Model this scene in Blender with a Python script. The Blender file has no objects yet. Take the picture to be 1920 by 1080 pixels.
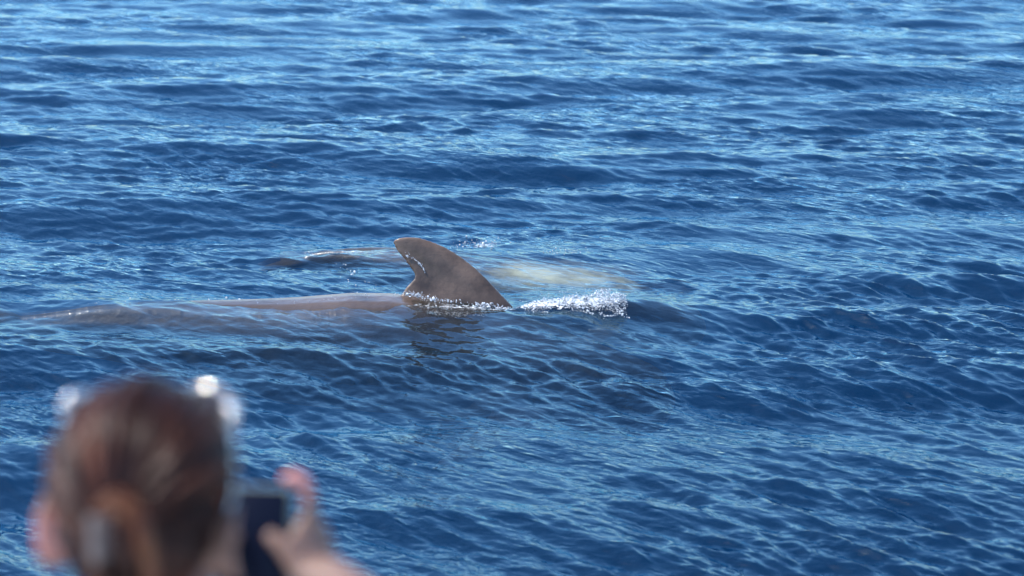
import bpy, bmesh, math, random
import numpy as np
from mathutils import Vector, Matrix
from concurrent.futures import ThreadPoolExecutor

rng = np.random.default_rng(7)
random.seed(7)
scene = bpy.context.scene
col = scene.collection

# ------------------------------------------------------------------ camera
CAM_H, PITCH, LENS = 3.75, math.radians(12.0), 99.0
F_PX = 1920 * LENS / 36.0
cam_d = bpy.data.cameras.new('camera')
cam = bpy.data.objects.new('camera', cam_d)
col.objects.link(cam)
cam.location = (0, 0, CAM_H)
cam.rotation_euler = (math.pi / 2 - PITCH, 0, 0)
cam_d.lens = LENS
cam_d.sensor_width = 36
cam_d.clip_start = 0.05
cam_d.clip_end = 20000
cam_d.dof.use_dof = True
cam_d.dof.focus_distance = 17.45
cam_d.dof.aperture_fstop = 3.3
scene.camera = cam

# ------------------------------------------------------------------ sky and sun
SUN_AZ, SUN_EL = math.radians(-92), math.radians(58)      # azimuth measured from +Y (view axis), negative = left
world = bpy.data.worlds.new('World')
scene.world = world
world.use_nodes = True
wn, wl = world.node_tree.nodes, world.node_tree.links
wn.clear()
w_out = wn.new('ShaderNodeOutputWorld')
w_bg = wn.new('ShaderNodeBackground')
w_sky = wn.new('ShaderNodeTexSky')
w_sky.sky_type = 'NISHITA'
w_sky.sun_disc = False
w_sky.sun_elevation = SUN_EL
w_sky.sun_rotation = SUN_AZ
w_sky.altitude = 0
w_sky.air_density = 1.1
w_sky.dust_density = 1.0
w_sky.ozone_density = 7.0
w_bg.inputs['Strength'].default_value = 0.15
wl.new(w_sky.outputs[0], w_bg.inputs[0])
wl.new(w_bg.outputs[0], w_out.inputs[0])

sun_d = bpy.data.lights.new('sun', 'SUN')
sun_d.energy = 2.7
sun_d.angle = math.radians(0.53)
sun_d.color = (1.0, 0.95, 0.87)
sun = bpy.data.objects.new('sun', sun_d)
col.objects.link(sun)
S = Vector((math.sin(SUN_AZ) * math.cos(SUN_EL), math.cos(SUN_AZ) * math.cos(SUN_EL), math.sin(SUN_EL)))
sun.rotation_euler = (-S).to_track_quat('-Z', 'Y').to_euler()
sun.location = (-10, 10, 20)

scene.render.engine = 'CYCLES'
vs = scene.view_settings
vs.view_transform = 'Standard'
vs.look = 'None'
vs.exposure = 1.22
vs.gamma = 1.0
vs.use_curve_mapping = False
cy = scene.cycles
cy.use_denoising = True
cy.max_bounces = 8
cy.diffuse_bounces = 2
cy.glossy_bounces = 3
cy.transmission_bounces = 4
cy.volume_bounces = 0
cy.use_adaptive_sampling = True
cy.adaptive_threshold = 0.02
cy.transparent_max_bounces = 12
cy.sample_clamp_indirect = 6.0
cy.caustics_reflective = False
cy.caustics_refractive = False


# ------------------------------------------------------------------ pixel helpers
def ray(px, py):
    u, v = (px - 960) / F_PX, (540 - py) / F_PX
    c, s = math.cos(PITCH), math.sin(PITCH)
    d = Vector((u, c + v * s, -s + v * c))
    return d

def on_water(px, py, z=0.0):
    d = ray(px, py)
    t = (z - CAM_H) / d.z
    return Vector((0, 0, CAM_H)) + d * t

def on_plane_y(px, py, Y):
    d = ray(px, py)
    return Vector((0, 0, CAM_H)) + d * (Y / d.y)

def at_dist(px, py, dist):
    d = ray(px, py).normalized()
    return Vector((0, 0, CAM_H)) + d * dist


# ------------------------------------------------------------------ material helpers
def new_mat(name):
    m = bpy.data.materials.new(name)
    m.use_nodes = True
    m.node_tree.nodes.clear()
    return m, m.node_tree.nodes, m.node_tree.links

def principled(name, color, rough=0.5, spec=0.5, coat=0.0, coat_rough=0.1, var=0.0, scale=20.0, bump=0.0, bump_scale=60.0,
               stretch=(1, 1, 1), sss=0.0, metallic=0.0):
    m, n, l = new_mat(name)
    o = n.new('ShaderNodeOutputMaterial')
    p = n.new('ShaderNodeBsdfPrincipled')
    l.new(p.outputs[0], o.inputs[0])
    p.inputs['Roughness'].default_value = rough
    p.inputs['Specular IOR Level'].default_value = spec
    p.inputs['Coat Weight'].default_value = coat
    p.inputs['Coat Roughness'].default_value = coat_rough
    p.inputs['Metallic'].default_value = metallic
    if sss:
        p.inputs['Subsurface Weight'].default_value = sss
        p.inputs['Subsurface Radius'].default_value = (0.012, 0.004, 0.002)
        p.inputs['Subsurface Scale'].default_value = 1.0
    tc = n.new('ShaderNodeTexCoord')
    mp = n.new('ShaderNodeMapping')
    mp.inputs['Scale'].default_value = stretch
    l.new(tc.outputs['Object'], mp.inputs[0])
    if var:
        nt = n.new('ShaderNodeTexNoise')
        nt.inputs['Scale'].default_value = scale
        nt.inputs['Detail'].default_value = 5
        l.new(mp.outputs[0], nt.inputs['Vector'])
        mx = n.new('ShaderNodeMix')
        mx.data_type = 'RGBA'
        mx.inputs['A'].default_value = (*[c * (1 - var) for c in color], 1)
        mx.inputs['B'].default_value = (*[min(1, c * (1 + var)) for c in color], 1)
        rp = n.new('ShaderNodeValToRGB')
        rp.color_ramp.elements[0].position = 0.3
        rp.color_ramp.elements[1].position = 0.7
        l.new(nt.outputs[0], rp.inputs[0])
        l.new(rp.outputs[0], mx.inputs['Factor'])
        l.new(mx.outputs['Result'], p.inputs['Base Color'])
    else:
        p.inputs['Base Color'].default_value = (*color, 1)
    if bump:
        nb = n.new('ShaderNodeTexNoise')
        nb.inputs['Scale'].default_value = bump_scale
        l.new(mp.outputs[0], nb.inputs['Vector'])
        b = n.new('ShaderNodeBump')
        b.inputs['Strength'].default_value = 1.0
        b.inputs['Distance'].default_value = bump
        l.new(nb.outputs[0], b.inputs['Height'])
        l.new(b.outputs[0], p.inputs['Normal'])
    return m


def mesh_np(name, verts, quads, mat, smooth=True):
    me = bpy.data.meshes.new(name)
    nv, nf = len(verts), len(quads)
    k = quads.shape[1]
    me.vertices.add(nv)
    me.vertices.foreach_set('co', np.ascontiguousarray(verts, np.float32).ravel())
    me.loops.add(nf * k)
    me.loops.foreach_set('vertex_index', np.ascontiguousarray(quads, np.int32).ravel())
    me.polygons.add(nf)
    me.polygons.foreach_set('loop_start', np.arange(0, nf * k, k, dtype=np.int32))
    me.polygons.foreach_set('loop_total', np.full(nf, k, np.int32))
    me.polygons.foreach_set('use_smooth', np.full(nf, smooth, bool))
    if mat:
        me.materials.append(mat)
    me.update()
    return me

def link(name, me, parent=None):
    o = bpy.data.objects.new(name, me)
    col.objects.link(o)
    if parent:
        o.parent = parent
        o.matrix_parent_inverse = parent.matrix_world.inverted()
    return o

def tag(o, label=None, cat=None, group=None, kind=None):
    for k, v in (('label', label), ('category', cat), ('group', group), ('kind', kind)):
        if v:
            o[k] = v
    return o


# ================================================================== THE SEA
def gauss(d):
    return np.exp(-d * d)

W1Y = 16.92                                    # the surfacing whale swims along this line, towards +X
SLICK = on_water(1710, 122)
W2A, W2B = on_water(560, 452), on_water(1180, 500)   # the line of the second whale

def smooth01(t):
    t = np.clip(t, 0, 1)
    return t * t * (3 - 2 * t)

def seg_dist(x, y, a, b):
    dx, dy = b.x - a.x, b.y - a.y
    t = np.clip(((x - a.x) * dx + (y - a.y) * dy) / (dx * dx + dy * dy), 0, 1)
    return np.hypot(x - (a.x + t * dx), y - (a.y + t * dy)), t

def soft_noise(x, y, lam, n, seed, ax=1.0, ay=1.0):
    r = np.random.default_rng(seed)
    out = np.zeros_like(x)
    for _ in range(n):
        a = r.uniform(0, 2 * math.pi)
        k = 2 * math.pi / (lam * math.exp(r.normal(0, 0.35)))
        out += np.cos(k * (math.cos(a) * x * ax + math.sin(a) * y * ay) + r.uniform(0, 6.28))
    return out / math.sqrt(n / 2)

# the spectrum: (wavelength range, slope rms, count, main heading in degrees (where the waves run), spread)
BANDS = [
    (3.2, 7.0, 0.030, 18, -97, 12, 'L'),
    (1.2, 3.2, 0.064, 40, -94, 18, 'L'),
    (0.55, 1.2, 0.070, 60, -108, 22, 'M'),
    (0.24, 0.55, 0.104, 50, -142, 13, 'S'),
    (0.24, 0.55, 0.100, 50, -98, 18, 'T'),
    (0.11, 0.24, 0.155, 60, -145, 12, 'S'),
    (0.11, 0.24, 0.130, 60, -102, 22, 'T'),
    (0.055, 0.12, 0.125, 60, -144, 15, 'S'),
    (0.055, 0.12, 0.095, 50, -94, 28, 'T'),
]
WAVES = []
for lo, hi, slope, n, head, spread, cls in BANDS:
    for i in range(n):
        lam = lo * (hi / lo) ** ((i + rng.uniform()) / n)
        k = 2 * math.pi / lam
        a = slope * math.sqrt(2.0 / n) / k
        th = math.radians(head + rng.normal(0, spread))
        WAVES.append((lam, k * math.cos(th), k * math.sin(th), math.cos(th), math.sin(th), a, rng.uniform(0, 6.2832), cls))

def sea_block(x, y, spacing):
    """displacement (dx, dy, dz) and foam for flat arrays x, y with the local mesh spacing"""
    x = x.astype(np.float32); y = y.astype(np.float32)
    acc = {c: [np.zeros_like(x), np.zeros_like(x), np.zeros_like(x)] for c in 'LMST'}
    smin, smax = float(spacing.min()), float(spacing.max())
    for lam, kx, ky, cx, cyy, a, ph, cls in WAVES:
        if lam < 2.0 * smin:
            continue
        p = np.float32(kx) * x + np.float32(ky) * y + np.float32(ph)
        if lam > 4.0 * smax:
            A = np.float32(a)
        else:
            A = (np.clip((lam / spacing - 2.0) / 2.0, 0, 1) * a).astype(np.float32)
        c, s = np.cos(p), np.sin(p)
        q = acc[cls]
        s *= A
        q[2] += c * A
        q[0] -= np.float32(cx) * s
        q[1] -= np.float32(cyy) * s
    # gusts: patches where the ripples are stronger or nearly gone
    g = soft_noise(x, y, 3.4, 9, 21, 0.45, 1.0)
    g2 = soft_noise(x, y, 1.1, 9, 22, 0.5, 1.0)
    gust = np.clip(0.90 + 0.24 * g + 0.16 * g2, 0.30, 1.45)
    # calm water round the whales and the slick
    d1 = np.abs(y - W1Y + 0.25) / 0.85
    e1 = smooth01((x + 4.6) / 1.2) * smooth01((1.7 - x) / 0.9)
    w1 = gauss(d1) * e1
    d2, t2 = seg_dist(x, y, W2A, W2B)
    w2 = gauss(d2 / 0.55)
    sl = gauss(np.hypot((x - SLICK.x) / 0.62, (y - SLICK.y) / 0.62) ** 1.5)
    sl2 = gauss(np.hypot((x - SLICK.x + 0.2) / 1.3, (y - SLICK.y) / 1.0))
    mS = gust * (1 - 0.45 * w1) * (1 - 0.3 * w2) * (1 - 0.97 * sl) * (1 - 0.25 * sl2)
    near = smooth01((21.5 - y + 1.1 * x) / 8.0)
    mT = mS * (0.95 - 0.55 * near)
    mS = mS * (0.45 + 0.60 * near)
    mM = (1 - 0.10 * w1) * (1 - 0.45 * w2) * (1 - 0.9 * sl) * (1 - 0.3 * sl2)
    mL = (1 - 0.78 * w1) * (1 - 0.3 * w2) * (1 - 0.55 * sl)
    out = []
    for i in range(3):
        ch = 1.0 if i == 2 else 0.30
        out.append(ch * (acc['L'][i] * mL + acc['M'][i] * mM + acc['S'][i] * mS + acc['T'][i] * mT))
    # the water heaped up by the swimming whale: a film over its near shoulder, a bow heap ahead of the fin, a trough behind
    z = out[2]
    z += 0.056 * gauss((y - (W1Y - 0.10)) / 0.40) * smooth01((x + 3.3) / 0.9) * smooth01((0.3 - x) / 0.9)
    z += 0.060 * gauss((x - 0.80) / 0.50) * gauss((y - (W1Y - 0.05)) / 0.42)
    z -= 0.035 * gauss((y - (W1Y + 0.62)) / 0.35) * smooth01((x + 3.0) / 0.9) * smooth01((0.4 - x) / 0.5)
    z += 0.030 * gauss(d2 / 0.40) * smooth01(t2 * 3) 
    # breaking ridge ahead of the fin
    rx = (x - 0.36) / 0.36
    ridge_y = W1Y - 0.14 - 0.12 * (x - 0.05)
    z += 0.055 * gauss(rx ** 2) * gauss((y - ridge_y) / 0.075)
    z += 0.055 * gauss((y - (W1Y - 0.38)) / 0.45) * gauss((x - 0.20) / 0.55)
    z -= 0.030 * gauss((x - 0.02) / 0.25) * gauss((y - W1Y) / 0.30)
    # ripples thrown off by the fin
    rr = np.hypot((x + 0.35), (y - W1Y))
    z += 0.0015 * np.cos(2 * math.pi * rr / 0.19) * gauss((rr - 1.0) / 0.55) * (y < W1Y + 3)
    # foam
    n1 = soft_noise(x, y, 0.10, 10, 31)
    f = 1.0 * gauss(rx ** 2) * gauss((y - ridge_y) / 0.10)
    f = np.maximum(f, 0.62 * gauss(((x + 0.30) / 0.50) ** 2) * gauss((y - (W1Y - 0.16)) / 0.13))
    s2 = on_water(905, 458)
    f = np.maximum(f, 0.6 * gauss((x - s2.x) / 0.20) * gauss((y - s2.y) / 0.22))
    s3 = on_water(1075, 478)
    f = np.maximum(f, 0.5 * gauss((x - s3.x) / 0.20) * gauss((y - s3.y) / 0.10))
    calm = np.maximum(gauss(np.abs(y - W1Y + 0.22) / 0.50) * e1, 0.9 * sl)
    return out[0], out[1], z, f.astype(np.float32), calm.astype(np.float32)

def build_sea():
    th_f = np.arange(-15.5, 15.5001, 0.0335)
    steps, a, st = [], 15.5, 0.0335
    while a < 180:
        st = min(st * 1.11, 4.0)
        a += st
        if a < 178:
            steps.append(a)
    th = np.radians(np.concatenate([-np.array(steps[::-1]), th_f, np.array(steps)]))
    nf0, nf1 = len(steps), len(steps) + len(th_f)
    near = np.array([0.6, 1.5, 2.8, 4.2, 5.6, 6.6, 7.2])
    dep = np.radians(np.concatenate([np.linspace(26.0, 19.7, 120), np.linspace(19.6, 5.1, 860)]))
    mid = CAM_H / np.tan(dep)
    far, r, st = [], mid[-1], mid[-1] - mid[-2]
    while r < 9000:
        st *= 1.13
        r += st
        far.append(r)
    R = np.concatenate([near, mid, np.array(far)])
    nr, nc = len(R), len(th)
    X = R[:, None] * np.sin(th)[None]
    Y = R[:, None] * np.cos(th)[None]
    dR = np.gradient(R)
    dT = np.gradient(th)
    SP = np.maximum(dR[:, None] * 0.8, R[:, None] * np.abs(dT)[None])
    V = np.zeros((nr, nc, 3), np.float32)
    FO = np.zeros((nr, nc), np.float32)
    CA = np.zeros((nr, nc), np.float32)
    V[..., 0], V[..., 1] = X, Y

    def job(sl):
        r0, r1, c0, c1 = sl
        dx, dy, dz, f, cl = sea_block(X[r0:r1, c0:c1], Y[r0:r1, c0:c1], SP[r0:r1, c0:c1])
        V[r0:r1, c0:c1, 0] += dx
        V[r0:r1, c0:c1, 1] += dy
        V[r0:r1, c0:c1, 2] = dz
        FO[r0:r1, c0:c1] = f
        CA[r0:r1, c0:c1] = cl
    jobs = []
    edges = list(range(0, nr, 40)) + [nr]
    for a0, a1 in zip(edges[:-1], edges[1:]):
        jobs += [(a0, a1, nf0, nf1), (a0, a1, 0, nf0), (a0, a1, nf1, nc)]
    with ThreadPoolExecutor(4) as ex:
        list(ex.map(job, jobs))
    idx = np.arange(nr * nc).reshape(nr, nc)
    wrap = np.concatenate([idx, idx[:, :1]], 1)
    q = np.stack([wrap[:-1, :-1], wrap[:-1, 1:], wrap[1:, 1:], wrap[1:, :-1]], -1).reshape(-1, 4)[:, ::-1]
    verts = V.reshape(-1, 3)
    # sides and floor, so that the water is one closed body
    DEPTH = -40.0
    n0 = len(verts)
    rim = verts[idx[-1]].copy(); rim[:, 2] = DEPTH
    inner = verts[idx[0]].copy(); inner[:, 2] = DEPTH
    verts = np.concatenate([verts, rim, inner, [[0, 0, 0]], [[0, 0, DEPTH]]]).astype(np.float32)
    top_c, bot_c = n0 + 2 * nc, n0 + 2 * nc + 1
    i = np.arange(nc); j = (i + 1) % nc
    side = np.stack([idx[-1][i], idx[-1][j], n0 + j, n0 + i], -1)[:, ::-1]
    floor = np.stack([n0 + i, n0 + j, n0 + nc + j, n0 + nc + i], -1)[:, ::-1]
    quads = np.concatenate([q, side, floor])
    me = mesh_np('sea', verts, quads, None)
    bm = bmesh.new(); bm.from_mesh(me)
    bm.verts.ensure_lookup_table()
    for k in range(nc):
        a, b = int(idx[0][k]), int(idx[0][(k + 1) % nc])
        bm.faces.new((bm.verts[a], bm.verts[b], bm.verts[top_c])).smooth = True
        bm.faces.new((bm.verts[n0 + nc + (k + 1) % nc], bm.verts[n0 + nc + k], bm.verts[bot_c]))
    bmesh.ops.recalc_face_normals(bm, faces=bm.faces[:])
    bm.to_mesh(me); bm.free()
    at = me.attributes.new('foam', 'FLOAT', 'POINT')
    fo = np.zeros(len(verts), np.float32); fo[:n0] = FO.ravel()
    at.data.foreach_set('value', fo)
    at = me.attributes.new('calm', 'FLOAT', 'POINT')
    fo[:n0] = CA.ravel()
    at.data.foreach_set('value', fo)
    return me

def sea_material():
    m, n, l = new_mat('sea_water')
    out = n.new('ShaderNodeOutputMaterial')
    tc = n.new('ShaderNodeTexCoord')
    geo = n.new('ShaderNodeNewGeometry')
    mp = n.new('ShaderNodeMapping')
    mp.vector_type = 'TEXTURE'
    mp.inputs['Rotation'].default_value = (0, 0, math.radians(-42))
    mp.inputs['Scale'].default_value = (2.4, 1.0, 1.0)
    l.new(geo.outputs['Position'], mp.inputs[0])
    n1 = n.new('ShaderNodeTexNoise')
    n1.inputs['Scale'].default_value = 15.0
    n1.inputs['Detail'].default_value = 2.2
    n1.inputs['Roughness'].default_value = 0.5
    n1.inputs['Distortion'].default_value = 0.4
    l.new(mp.outputs[0], n1.inputs['Vector'])
    b1 = n.new('ShaderNodeBump')
    b1.inputs['Strength'].default_value = 1.0
    b1.inputs['Distance'].default_value = 0.020
    l.new(n1.outputs[0], b1.inputs['Height'])
    # calm spots keep less of the fine ripple
    ng = n.new('ShaderNodeTexNoise')
    ng.inputs['Scale'].default_value = 0.55
    l.new(geo.outputs['Position'], ng.inputs['Vector'])
    rg = n.new('ShaderNodeMapRange')
    rg.inputs['From Min'].default_value = 0.38
    rg.inputs['From Max'].default_value = 0.62
    rg.inputs['To Min'].default_value = 0.35
    rg.inputs['To Max'].default_value = 1.0
    l.new(ng.outputs[0], rg.inputs['Value'])
    ca = n.new('ShaderNodeAttribute'); ca.attribute_name = 'calm'
    c1 = n.new('ShaderNodeMath'); c1.operation = 'MULTIPLY_ADD'
    l.new(ca.outputs['Fac'], c1.inputs[0]); c1.inputs[1].default_value = -0.60; c1.inputs[2].default_value = 1.0
    c2 = n.new('ShaderNodeMath'); c2.operation = 'MULTIPLY'
    l.new(rg.outputs[0], c2.inputs[0]); l.new(c1.outputs[0], c2.inputs[1])
    l.new(c2.outputs[0], b1.inputs['Strength'])
    fr = n.new('ShaderNodeFresnel')
    fr.inputs['IOR'].default_value = 1.333
    l.new(b1.outputs[0], fr.inputs['Normal'])
    gl = n.new('ShaderNodeBsdfGlossy')
    gl.inputs['Roughness'].default_value = 0.004
    gl.inputs['Color'].default_value = (0.62, 0.89, 1, 1)
    l.new(b1.outputs[0], gl.inputs['Normal'])
    tr = n.new('ShaderNodeBsdfTransparent')
    rf = n.new('ShaderNodeBsdfRefraction')              # part of the light is bent, so that things below waver with the ripples
    rf.inputs['IOR'].default_value = 1.06
    rf.inputs['Roughness'].default_value = 0.0
    l.new(b1.outputs[0], rf.inputs['Normal'])
    tm = n.new('ShaderNodeMixShader')
    tm.inputs[0].default_value = 0.30
    l.new(tr.outputs[0], tm.inputs[1]); l.new(rf.outputs[0], tm.inputs[2])
    mx = n.new('ShaderNodeMixShader')
    l.new(fr.outputs[0], mx.inputs[0]); l.new(tm.outputs[0], mx.inputs[1]); l.new(gl.outputs[0], mx.inputs[2])
    # foam
    at = n.new('ShaderNodeAttribute'); at.attribute_name = 'foam'
    nf = n.new('ShaderNodeTexNoise')
    nf.inputs['Scale'].default_value = 34.0
    nf.inputs['Detail'].default_value = 6.0
    nf.inputs['Roughness'].default_value = 0.7
    nf.inputs['Distortion'].default_value = 0.8
    l.new(geo.outputs['Position'], nf.inputs['Vector'])
    sub = n.new('ShaderNodeMath'); sub.operation = 'MULTIPLY_ADD'
    l.new(at.outputs['Fac'], sub.inputs[0]); sub.inputs[1].default_value = 0.62
    l.new(nf.outputs[0], sub.inputs[2])
    mr = n.new('ShaderNodeMapRange')
    mr.inputs['From Min'].default_value = 0.86
    mr.inputs['From Max'].default_value = 1.02
    mr.inputs['To Max'].default_value = 0.9
    l.new(sub.outputs[0], mr.inputs['Value'])
    df = n.new('ShaderNodeBsdfDiffuse')
    df.inputs['Color'].default_value = (0.75, 0.78, 0.8, 1)
    mf = n.new('ShaderNodeMixShader')
    l.new(mr.outputs[0], mf.inputs[0]); l.new(mx.outputs[0], mf.inputs[1]); l.new(df.outputs[0], mf.inputs[2])
    l.new(mf.outputs[0], out.inputs['Surface'])
    # the body of the water: a clear blue volume
    vsn = n.new('ShaderNodeVolumeScatter')
    vsn.inputs['Color'].default_value = (0.001, 0.052, 0.172, 1)
    vsn.inputs['Density'].default_value = 0.36
    va = n.new('ShaderNodeVolumeAbsorption')
    va.inputs['Color'].default_value = (0.08, 0.40, 0.55, 1)
    va.inputs['Density'].default_value = 0.36
    ad = n.new('ShaderNodeAddShader')
    l.new(vsn.outputs[0], ad.inputs[0]); l.new(va.outputs[0], ad.inputs[1])
    l.new(ad.outputs[0], out.inputs['Volume'])
    return m

M_SEA = sea_material()
sea_me = build_sea()
sea_me.materials.append(M_SEA)
sea = tag(link('sea', sea_me), 'rippled deep blue open sea', 'sea', kind='structure')


# ================================================================== WHALES
def interp(tab, s, c):
    xs = [r[0] for r in tab]
    return np.interp(s, xs, [r[c] for r in tab])

# share of the length from the snout, half height, half width (shares of the length)
BODY = [(0.0, .003, .003), (.006, .022, .022), (.02, .040, .038), (.045, .053, .050), (.08, .062, .058), (.15, .071, .068), (.25, .080, .077),
        (.35, .084, .080), (.45, .082, .076), (.55, .074, .065), (.65, .062, .050), (.75, .048, .035), (.85, .034, .021), (.92, .023, .013),
        (.97, .014, .011), (1.0, .006, .008)]

def add_loft(bm, rings, cap=True):
    vr = [[bm.verts.new(p) for p in r] for r in rings]
    k = len(vr[0])
    for a, b in zip(vr[:-1], vr[1:]):
        for i in range(k):
            bm.faces.new((a[i], a[(i + 1) % k], b[(i + 1) % k], b[i]))
    if cap:
        bm.faces.new(vr[0][::-1]); bm.faces.new(vr[-1])

def add_blade(bm, stations):
    """stations: (lead point, trail point, thickness, thickness direction): foil-shaped sections joined along the span"""
    rings = []
    for ld, tl, th, nd in stations:
        ld, tl, nd = Vector(ld), Vector(tl), Vector(nd).normalized()
        pts = []
        for t, w in ((0, .12), (.02, .42), (.14, .8), (.3, 1), (.55, .82), (.8, .42), (1, .3)):
            pts.append(ld.lerp(tl, t) + nd * th * w)
        for t, w in ((1, .3), (.8, .42), (.55, .82), (.3, 1), (.14, .8), (.02, .42), (0, .12)):
            pts.append(ld.lerp(tl, t) - nd * th * w)
        rings.append(pts)
    add_loft(bm, rings)

def voxel(bm, size, smooth=6):
    bmesh.ops.recalc_face_normals(bm, faces=bm.faces[:])
    me = bpy.data.meshes.new('tmp'); bm.to_mesh(me); bm.free()
    o = bpy.data.objects.new('tmp', me); col.objects.link(o)
    rm = o.modifiers.new('r', 'REMESH'); rm.mode = 'VOXEL'; rm.voxel_size = size; rm.use_smooth_shade = True
    sm = o.modifiers.new('s', 'SMOOTH'); sm.factor = 0.5; sm.iterations = smooth
    dg = bpy.context.evaluated_depsgraph_get()
    res = bpy.data.meshes.new_from_object(o.evaluated_get(dg))
    bpy.data.objects.remove(o); bpy.data.meshes.remove(me)
    return res

def whale_mesh(L, back, fin_profile, flipper_drop=0.62, tail_tilt=0.0, girth=1.0):
    """local frame: +x forward from the tail, x=0 at the snout, z=0 at sea level; back(s) is the height of the back"""
    bm = bmesh.new()
    rings = []
    ss = [0, .004, .01, .02, .035, .055, .08, .11, .15] + list(np.linspace(.19, .97, 30)) + [1.0]
    for s in ss:
        hz, hy = interp(BODY, s, 1) * L * girth, interp(BODY, s, 2) * L * girth
        zc = back(s) - hz if s > .08 else back(.08) - interp(BODY, .08, 1) * L * girth - (0.08 - s) * L * 0.08
        ring = []
        for k in range(28):
            a = 2 * math.pi * k / 28
            ca, sa = math.cos(a), math.sin(a)
            yy = hy * 1.12 * (abs(ca) ** 0.74) * (1 if ca > 0 else -1)
            zz = hz * sa
            if s > .5 and abs(sa) > .5:                      # keeled tail stock
                yy *= 1 - 0.35 * (s - .5) * 2 * abs(sa)
            ring.append((-s * L, yy, zc + zz))
        rings.append(ring)
    add_loft(bm, rings)
    # dorsal fin
    add_blade(bm, fin_profile)
    # flippers, sickle-shaped, hanging from the chest
    for sd in (-1, 1):
        s0 = .19
        zc = back(s0) - interp(BODY, s0, 1) * L * girth * 1.25
        base = Vector((-s0 * L, sd * interp(BODY, s0, 2) * L * 0.72, zc))
        st = []
        for t in np.linspace(0, 1, 9):
            out = base + Vector((-L * (0.02 + .13 * t ** 1.6), sd * L * .15 * t, -L * .10 * flipper_drop * t))
            ch = L * (.042 * (1 - t) ** 0.6 + .004)
            st.append((out + Vector((ch, 0, 0)), out - Vector((ch, 0, 0)), L * (.011 * (1 - t) + .003), (0, sd * -0.45, 1)))
        add_blade(bm, st)
    # flukes
    zt = back(.97) - interp(BODY, .97, 1) * L
    for sd in (-1, 1):
        st = []
        for t in np.linspace(0, 1, 9):
            lead = -L * (.925 + .085 * t ** 1.1)
            trail = -L * (1.005 + .03 * math.sin(t * math.pi * .55) - .012 * (t > .99))
            if t > .97:
                trail = lead - L * .01
            st.append(((lead, sd * L * .125 * t, zt + tail_tilt * t), (trail, sd * L * .125 * t, zt + tail_tilt * t), L * (.009 * (1 - t) + .0025), (0, 0, 1)))
        add_blade(bm, st)
    return bm

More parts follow.
